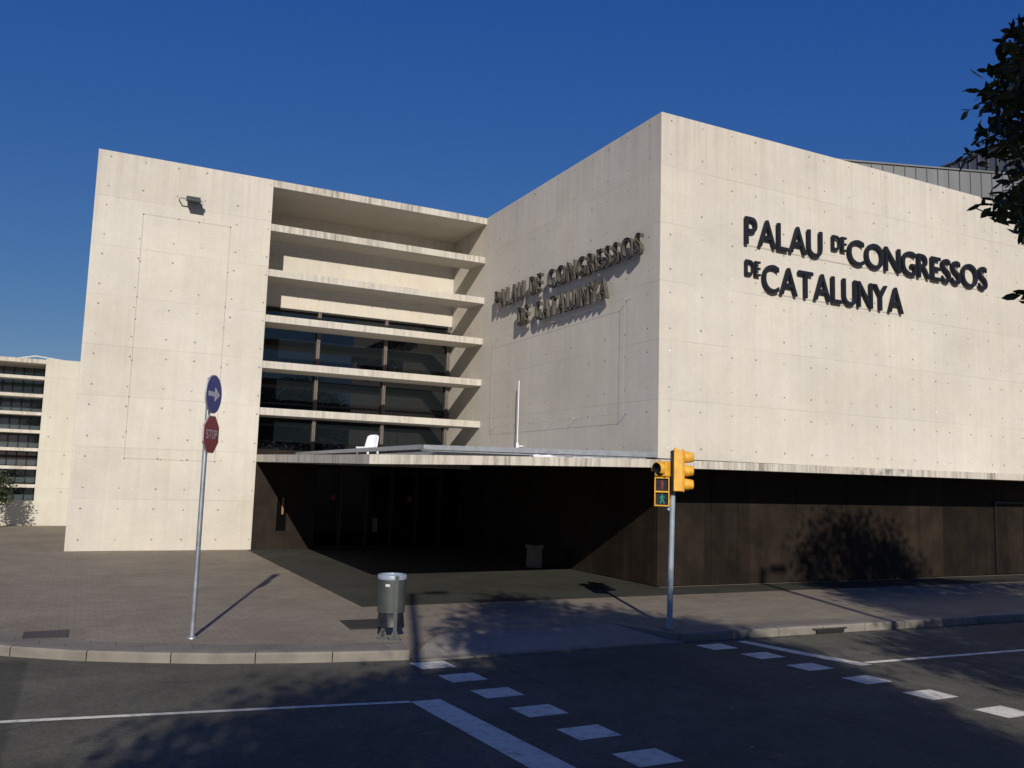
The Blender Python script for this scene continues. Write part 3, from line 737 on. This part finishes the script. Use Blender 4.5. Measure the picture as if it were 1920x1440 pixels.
# amber warning lamp above it, facing image left and down the road
bc = tp(-.175, -.02, 2.555); wn = (-Fv * .66 - Rv * .75).normalized(); wt_ = Vector((-wn.y, wn.x, 0))
m_ = MB(); m_.obox(bc, wt_ * .12, wn * .07, (0, 0, .125)); wl = m_.build('warning_lamp', 'yellow', tl, bevel=.015)
m_ = MB(); o = bc + wn * .07; m_.lathe(o, wn, [(.110, 0), (.108, .05), (.098, .10)], 24, None, 0, 250); m_.lathe(o, wn, [(.102, .002), (.101, .05), (.092, .098)], 24, 1, 0, 250); hz = m_.build('visor', ['yellow', 'blackplastic'], wl, smooth=True)
m_ = MB(); m_.lathe(o, wn, [(.112, .004), (.07, .02), (0, .03)], 24); m_.build('lens', 'blackplastic', wl, smooth=True)
m_ = MB(); m_.obox(tp(-.09, 0, 2.52), Rv * .06, Fv * .02, (0, 0, .02)); m_.build('bracket', 'pole_grey', tl)

# litter bin
BX, BY = 4.16, 12.02
lb = thing('litter_bin', (BX, BY, 0), 'round grey steel litter bin on two splayed posts with black bag showing below', 'litter bin')
def bp(a, b, z): return Vector((BX, BY, z)) + Rv * a + Fv * b
m_ = MB(); m_.lathe((BX, BY, 0), (0, 0, 1), [(.188, .36), (.197, .37), (.197, .825)], 40)
m_.lathe((BX, BY, 0), (0, 0, 1), [(.188, .825), (.182, .37), (0, .366)], 40)
bd = m_.build('body', 'binmetal', lb, smooth=True)
m_ = MB(); m_.lathe((BX, BY, 0), (0, 0, 1), [(.199, .825), (.208, .83), (.208, .885), (.20, .895), (.17, .895), (.165, .88), (.165, .83)], 40); m_.lathe((BX, BY, 0), (0, 0, 1), [(.204, .848), (.2115, .851), (.204, .856)], 40); m_.build('rim', 'binlid', lb, smooth=True)
m_ = MB(); m_.lathe((BX, BY, 0), (0, 0, 1), [(.165, .835), (.10, .80), (0, .79)], 32); m_.build('liner', 'white_plastic', lb, smooth=True)
m_ = MB(); prof = []
vs = []; n = 40
for j, (r_, z) in enumerate(((.175, .365), (.182, .30), (.190, .22), (.195, .17), (.12, .155), (0, .16))):
    for k in range(n):
        a = 2 * math.pi * k / n; q = r_ * (1 + .035 * math.sin(5 * a + j) * (j > 0) + .02 * math.sin(11 * a))
        vs.append((BX + q * math.cos(a), BY + q * math.sin(a), z + .01 * math.sin(3 * a)))
m_.raw(vs, [(j * n + k, j * n + (k + 1) % n, (j + 1) * n + (k + 1) % n, (j + 1) * n + k) for j in range(5) for k in range(n)]); m_.build('bag', 'bag', lb, smooth=True)
for a, b, h in ((.095, -.20, .43), (-.085, -.13, .18)):
    m_ = MB(); m_.obox(bp(a, b, h + .03), Rv * .026, Fv * .014, (0, 0, h))
    m_.prism([bp(a - .026, b - .014, .13), bp(a + .026, b - .014, .13), bp(a + .075, b - .014, .018), bp(a - .075, b - .014, .018)], Fv * .028)
    m_.obox(bp(a, b, .009), Rv * .085, Fv * .05, (0, 0, .009)); m_.build('post', 'binmetal', lb)
m_ = MB(); a = math.atan2(-.9, -.12); c, s_ = Vector((-Fv.x, -Fv.y, 0)), 0
qd = (-Fv * .985 - Rv * .17).normalized(); qt = Vector((-qd.y, qd.x, 0))
m_.obox(Vector((BX, BY, .755)) + qd * .2005, qt * .032, qd * .003, (0, 0, .018)); m_.build('sticker', 'paper', lb)

# covers in the pavement and the kerb inlet
def cover(name, q, label):
    t_ = thing(name, (sum(p[0] for p in q) / 4, sum(p[1] for p in q) / 4, .008), label, 'manhole cover', 'covers set in the pavement')
    m_ = MB(); m_.prism([(x, y, .004) for x, y in q], (0, 0, .006)); m_.build('frame', 'iron', t_)
    c = (sum(p[0] for p in q) / 4, sum(p[1] for p in q) / 4)
    q2 = [(c[0] + (x - c[0]) * .93, c[1] + (y - c[1]) * .93) for x, y in q]
    m_ = MB(); m_.prism([(x, y, .010) for x, y in q2], (0, 0, .004)); m_.build('lid', 'iron', t_, bevel=.002)
cover('manhole_cover', [(-.52, 13.33), (.03, 13.29), (.04, 13.88), (-.52, 13.84)], 'dark square cover in the pavement left of the sign post')
cover('manhole_cover', [(3.80, 12.78), (4.3, 12.73), (4.48, 13.57), (3.86, 13.6)], 'dark square cover in the pavement beside the litter bin')
di = thing('kerb_inlet', (11.57, 10.85, -.06), 'dark slot of a drain inlet in the kerb face right of the traffic light', 'drain inlet')
m_ = MB(); m_.hexa([(11.27, 10.825, -.105), (11.88, 10.805, -.105), (11.88, 10.9, -.105), (11.27, 10.9, -.105), (11.27, 10.825, -.045), (11.88, 10.805, -.045), (11.88, 10.9, -.045), (11.27, 10.9, -.045)]); m_.build('opening', 'darkgap', di)
m_ = MB(); m_.hexa([(11.2, 10.822, -.045), (11.95, 10.797, -.045), (11.95, 10.9, -.045), (11.2, 10.9, -.045), (11.2, 10.822, -.03), (11.95, 10.797, -.03), (11.95, 10.9, -.03), (11.2, 10.9, -.03)]); m_.build('lintel', 'iron', di)

# street lamps behind the camera (their shadows reach the picture)
def lamp(x, y, h, label):
    t_ = thing('street_lamp', (x, y, 0), label, 'street lamp', 'street lamps along the near pavement')
    m_ = MB(); m_.tube([(x, y, 0), (x, y, 1.2), (x, y, h)], [.10, .085, .07], 14); m_.build('pole', 'galv', t_, smooth=True)
    m_ = MB(); m_.tube([(x, y, h - .1), (x + .25, y - .05, h), (x + .6, y - .1, h + .03)], .03, 8); m_.build('arm', 'galv', t_)
    m_ = MB(); m_.obox((x + .5, y - .08, h + .02), (.24, -.04, .01), (.02, .10, 0), (0, 0, .05)); m_.build('lamp_head', 'dark_metal', t_, bevel=.02)
lamp(.0, -1.0, 8.55, 'tall street lamp whose pole shadow falls past the litter bin')
lamp(9.1, -.6, 8.55, 'tall street lamp whose shadow crosses the right pavement to the steel wall')

# ------------------------------------------------------------------ far building on the left
B2Y = 38.0
fb = thing('louvred_building', (-3, 38, 0), 'lower pale concrete building with white horizontal louvres at far left', 'building')
m_ = MB(); m_.box(-1.5, 7, B2Y, 60, 0, 6.48)
for z in (1.3, 2.0, 2.74, 3.44, 4.2):
    for x in (-1.2, -.6):
        if random.random() < .6: m_.disc((x, B2Y - .003, z), (0, -1, 0), .03, 8, 1)
m_.build('wall', ['concrete_low', 'hole'], fb)
m_ = MB(); m_.box(-1.86, 7, B2Y - .04, B2Y - .003, 0, .94); m_.box(-14, -1.86, B2Y - .02, B2Y + .3, 0, .92); m_.build('plinth', 'concrete_low', fb)
m_ = MB(); m_.box(-14, -1.5, B2Y + .002, B2Y + 2.6, 6.28, 6.44); m_.build('roof_slab', 'concrete_slab_top', fb)
for k in range(7):
    zt = 5.77 - .70 * k
    m_ = MB(); m_.box(-14, -1.503, B2Y, B2Y + .75, zt - .12, zt); m_.build('louvre', 'concrete_slab', fb)
m_ = MB(); m_.box(-14, -1.5, B2Y + 2.1, B2Y + 2.15, .9, 6.28); w2 = m_.build('window', 'glass_far', fb)
m_ = MB()
for k in range(34): x = -1.62 - k * .36; m_.box(x - .02, x + .02, B2Y + 2.04, B2Y + 2.10, .9, 6.28)
for z in (2.6, 4.3): m_.box(-14, -1.6, B2Y + 1.98, B2Y + 2.04, z, z + .1)
m_.build('mullion', 'dark_metal', w2)
m_ = MB(); m_.tube([(-.95, B2Y + .4, 6.5), (-1.9, B2Y + .4, 6.6), (-2.5, B2Y + .5, 6.47)], .03, 6); m_.build('roof_pipe', 'paper', fb)

# ------------------------------------------------------------------ trees
def inside(p, poly):
    x, y = p; c = False
    for i in range(len(poly)):
        x1, y1 = poly[i]; x2, y2 = poly[i - 1]
        if (y1 > y) != (y2 > y) and x < (x2 - x1) * (y - y1) / (y2 - y1) + x1: c = not c
    return c
def shadow_at(p, z=-.06):
    k = (p.z - z); return (p.x + .71 * k, p.y + 2.03 * k)
def frame(p):
    v = p - Vector((0, 0, 2.3)); d = v.dot(cw)
    if d <= .05: return None
    return (960 + 1602 * v.dot(cr) / d, 720 - 1602 * v.dot(cu) / d)
S1 = [(-0.6, 3.0), (-0.2, 6.3), (0.55, 7.7), (0.85, 8.7), (1.3, 9.1), (1.9, 9.75), (2.4, 9.9), (2.75, 9.4), (3.3, 9.9), (3.9, 9.9), (4.2, 9.5), (4.8, 9.9), (5.62, 10.5), (5.17, 11.2), (5.37, 12.0), (5.62, 13.1), (6.12, 13.4), (6.52, 13.95), (7.0, 15.15), (7.9, 15.35), (8.3, 14.75), (8.6, 13.95), (8.9, 13.4), (8.6, 12.6), (9.1, 11.9), (9.6, 11.8), (9.35, 11.1), (9.55, 10.8), (9.85, 10.3), (9.65, 9.6), (9.25, 8.4), (8.95, 7.6), (8.65, 6.4), (8.25, 5.6), (8.3, 4.5), (8, 2.5)]
S2 = [(10.75, 6.3), (10.95, 7.5), (10.95, 8.4), (11.25, 9.3), (11.85, 9.8), (12.65, 10.0), (13.75, 10.6), (14.2, 11.3), (14.75, 12.6), (15.35, 14.2), (16.35, 15.8), (16.3, 17.4), (17.2, 18.6), (18.2, 19.4), (19.8, 19.2), (20.6, 18), (20.8, 16), (21.6, 14.6), (23.5, 14.2), (26, 16), (30, 15), (30, 4), (20, 3), (12.45, 4)]
H1 = [[(4.1, 10.6), (5.2, 10.8), (5.05, 9.75), (4.15, 9.6)], [(7.0, 12.2), (7.5, 12.25), (7.4, 11.8), (6.95, 11.85)], [(8.1, 14.0), (8.6, 14.0), (8.5, 13.3), (8.0, 13.4)], [(6.3, 13.6), (6.7, 13.6), (6.6, 13.1), (6.3, 13.1)], [(1.1, 8.3), (1.75, 8.9), (2.3, 8.6), (2.6, 9.3), (1.9, 9.6), (1.2, 9.2)], [(8.5, 6.1), (8.6, 6.5), (7.7, 5.4), (7.1, 5.5)]]
def leaves(mb, pts, size, rnd, per=26, spread=.3):
    for c in pts:
        for _ in range(per):
            p = c + Vector((rnd.gauss(0, 1), rnd.gauss(0, 1), rnd.gauss(0, .8))) * spread
            d = Vector((rnd.gauss(0, 1), rnd.gauss(0, 1), rnd.gauss(-.3, .7))).normalized(); s = size * rnd.uniform(.7, 1.25)
            w = d.cross(Vector((rnd.gauss(0, 1), rnd.gauss(0, 1), rnd.gauss(0, 1)))).normalized() * s * .21
            nn = d.cross(w).normalized() * s * .06
            a = p; b1 = p + d * s * .38 + w; b2 = p + d * s * .38 - w; c1 = p + d * s * .72 + w * .8; c2 = p + d * s * .72 - w * .8; m1 = p + d * s * .38 - nn; m2 = p + d * s * .72 - nn; t = p + d * s
            mb.raw([a, b1, c1, t, c2, b2, m1, m2], [(0, 1, 6), (6, 1, 2, 7), (7, 2, 3), (0, 6, 5), (6, 7, 4, 5), (7, 3, 4)])
def tree(name, base, cen, rad, n, label, size, mask=None, hol=(), seed=1, per=28, spread=.26, extra=(), visible_ok=None, mat='leaf', tr=.16):
    rnd = random.Random(seed); cen = Vector(cen); pts = []; tries = 0
    while len(pts) < n and tries < n * 60:
        tries += 1
        q = Vector((rnd.uniform(-1, 1), rnd.uniform(-1, 1), rnd.uniform(-1, 1)))
        if q.length > 1 or q.length < .25: continue
        p = cen + Vector((q.x * rad[0], q.y * rad[1], q.z * rad[2]))
        if mask:
            s = shadow_at(p); s = (s[0] + rnd.gauss(0, .12), s[1] + rnd.gauss(0, .16))
            if not inside(s, mask) or any(inside(s, h) for h in hol): continue
        f = frame(p)
        if mask and f and -500 < f[0] < 2420 and -480 < f[1] < 1700: continue
        pts.append(p)
    t_ = thing(name, base, label, 'tree', 'street trees on the near pavement' if mask else None)
    m_ = MB(); b = Vector(base); top_ = Vector((cen.x, cen.y, cen.z - rad[2] * .35))
    m_.tube([b, b.lerp(top_, .3) + Vector((.05, .03, 0)), b.lerp(top_, .65) + Vector((-.04, .05, 0)), top_], [tr * 1.35, tr, tr * .85, tr * .6], 12)
    for e in extra: m_.tube([top_] + [Vector(v) for v in e], [tr * .4] + [tr * .4 * (1 - .85 * (i + 1) / len(e)) for i in range(len(e))], 7)
    for p in rnd.sample(pts, min(28, len(pts))):
        mid = top_.lerp(p, .5) + Vector((rnd.gauss(0, .12), rnd.gauss(0, .12), .15)); f = frame(mid)
        if mask and f and -60 < f[0] < 2000 and -60 < f[1] < 1500: continue
        m_.tube([top_ - Vector((0, 0, rnd.uniform(0, .5))), mid, p], [tr * .42, tr * .22, .012], 6)
    m_.build('trunk', 'bark', t_, smooth=True)
    m_ = MB(); leaves(m_, pts, size, rnd, per, spread)
    if visible_ok: visible_ok(m_, rnd)
    m_.build('crown', [mat, 'bark'], t_)
    return t_

def hanging_sprays(mb, rnd):
    # foliage hanging into the picture at the right edge: twigs with alternate leaves
    ctr = []
    fol = [(1925, 30), (1905, 60), (1880, 75), (1885, 100), (1850, 130), (1860, 160), (1835, 185), (1825, 215), (1850, 235), (1835, 262), (1815, 288), (1850, 300), (1885, 290), (1895, 330), (1880, 360), (1862, 382), (1885, 398), (1912, 420), (1925, 440), (1990, 470), (2000, 0)]
    n = 0
    while n < 230:
        x = rnd.uniform(1812, 1990); y = rnd.uniform(25, 445)
        if not inside((x + rnd.gauss(0, 5), y + rnd.gauss(0, 5)), fol): continue
        edge = min(1, (x - 1815) / 75)
        if rnd.random() > .22 + .8 * edge: continue
        dd = rnd.uniform(4.3, 5.6); d = (cw + cr * ((x - 960) / 1602) - cu * ((y - 720) / 1602)).normalized()
        p = Vector((0, 0, 2.3)) + d * dd; n += 1
        ctr.append(p); leaves(mb, [p], .074, rnd, 5, .034)
    for y0, x1, y1 in ((60, 1880, 75), (150, 1826, 200), (230, 1830, 270), (270, 1806, 290), (385, 1856, 385), (400, 1905, 425), (545, 1916, 560)):
        pr_ = lambda x, y, dd: Vector((0, 0, 2.3)) + (cw + cr * ((x - 960) / 1602) - cu * ((y - 720) / 1602)).normalized() * dd
        a, b = pr_(1990, y0 - 10, 5.0), pr_(x1, y1, 4.7); mid = a.lerp(b, .5) + Vector((0, 0, .03))
        mb.tube([a, mid, b], [.014, .009, .004], 5, 1)
        for k in range(9):
            t = .35 + k / 8 * .65; leaves(mb, [a.lerp(b, t)], .075, rnd, 2, .015)

_b = MB.build
tree('street_tree', (3.4, -.9, 0), (3.3, -.4, 6.0), (3.9, 3.8, 2.7), 1000, 'dark leafy tree hanging into view at the top right corner', .14, S1, H1, 11, per=30, extra=[((4.3, .8, 5.2), (4.9, 2.0, 4.7), (5.3, 2.6, 4.5))], visible_ok=hanging_sprays)
tree('street_tree', (-2.2, -6.4, 0), (-2.2, -6.0, 6.2), (3.6, 3.6, 2.6), 800, 'street tree behind the viewer shading the near left roadway', .16, S1, H1, 12)
tree('street_tree', (3.6, -6.9, 0), (3.6, -6.6, 6.3), (4.0, 3.8, 2.7), 850, 'street tree behind the viewer shading the crossing between the dashes', .16, S1, H1, 13)
tree('street_tree', (9.3, -3.8, 0), (9.4, -3.2, 6.3), (4.2, 4.2, 2.8), 800, 'street tree behind the viewer shading the right-hand roadway', .16, S2, (), 14)
tree('street_tree', (14.6, .2, 0), (14.4, .6, 6.4), (4.2, 3.6, 2.8), 800, 'street tree right of view shading the steel base wall', .16, S2, (), 15)
tree('small_tree', (-2.75, 36.3, 0), (-2.68, 36.3, 1.45), (.50, .5, .70), 60, 'small dark tree before the far louvred building at the left edge', .12, None, (), 16, per=24, spread=.14, mat='leaf_far', tr=.07)
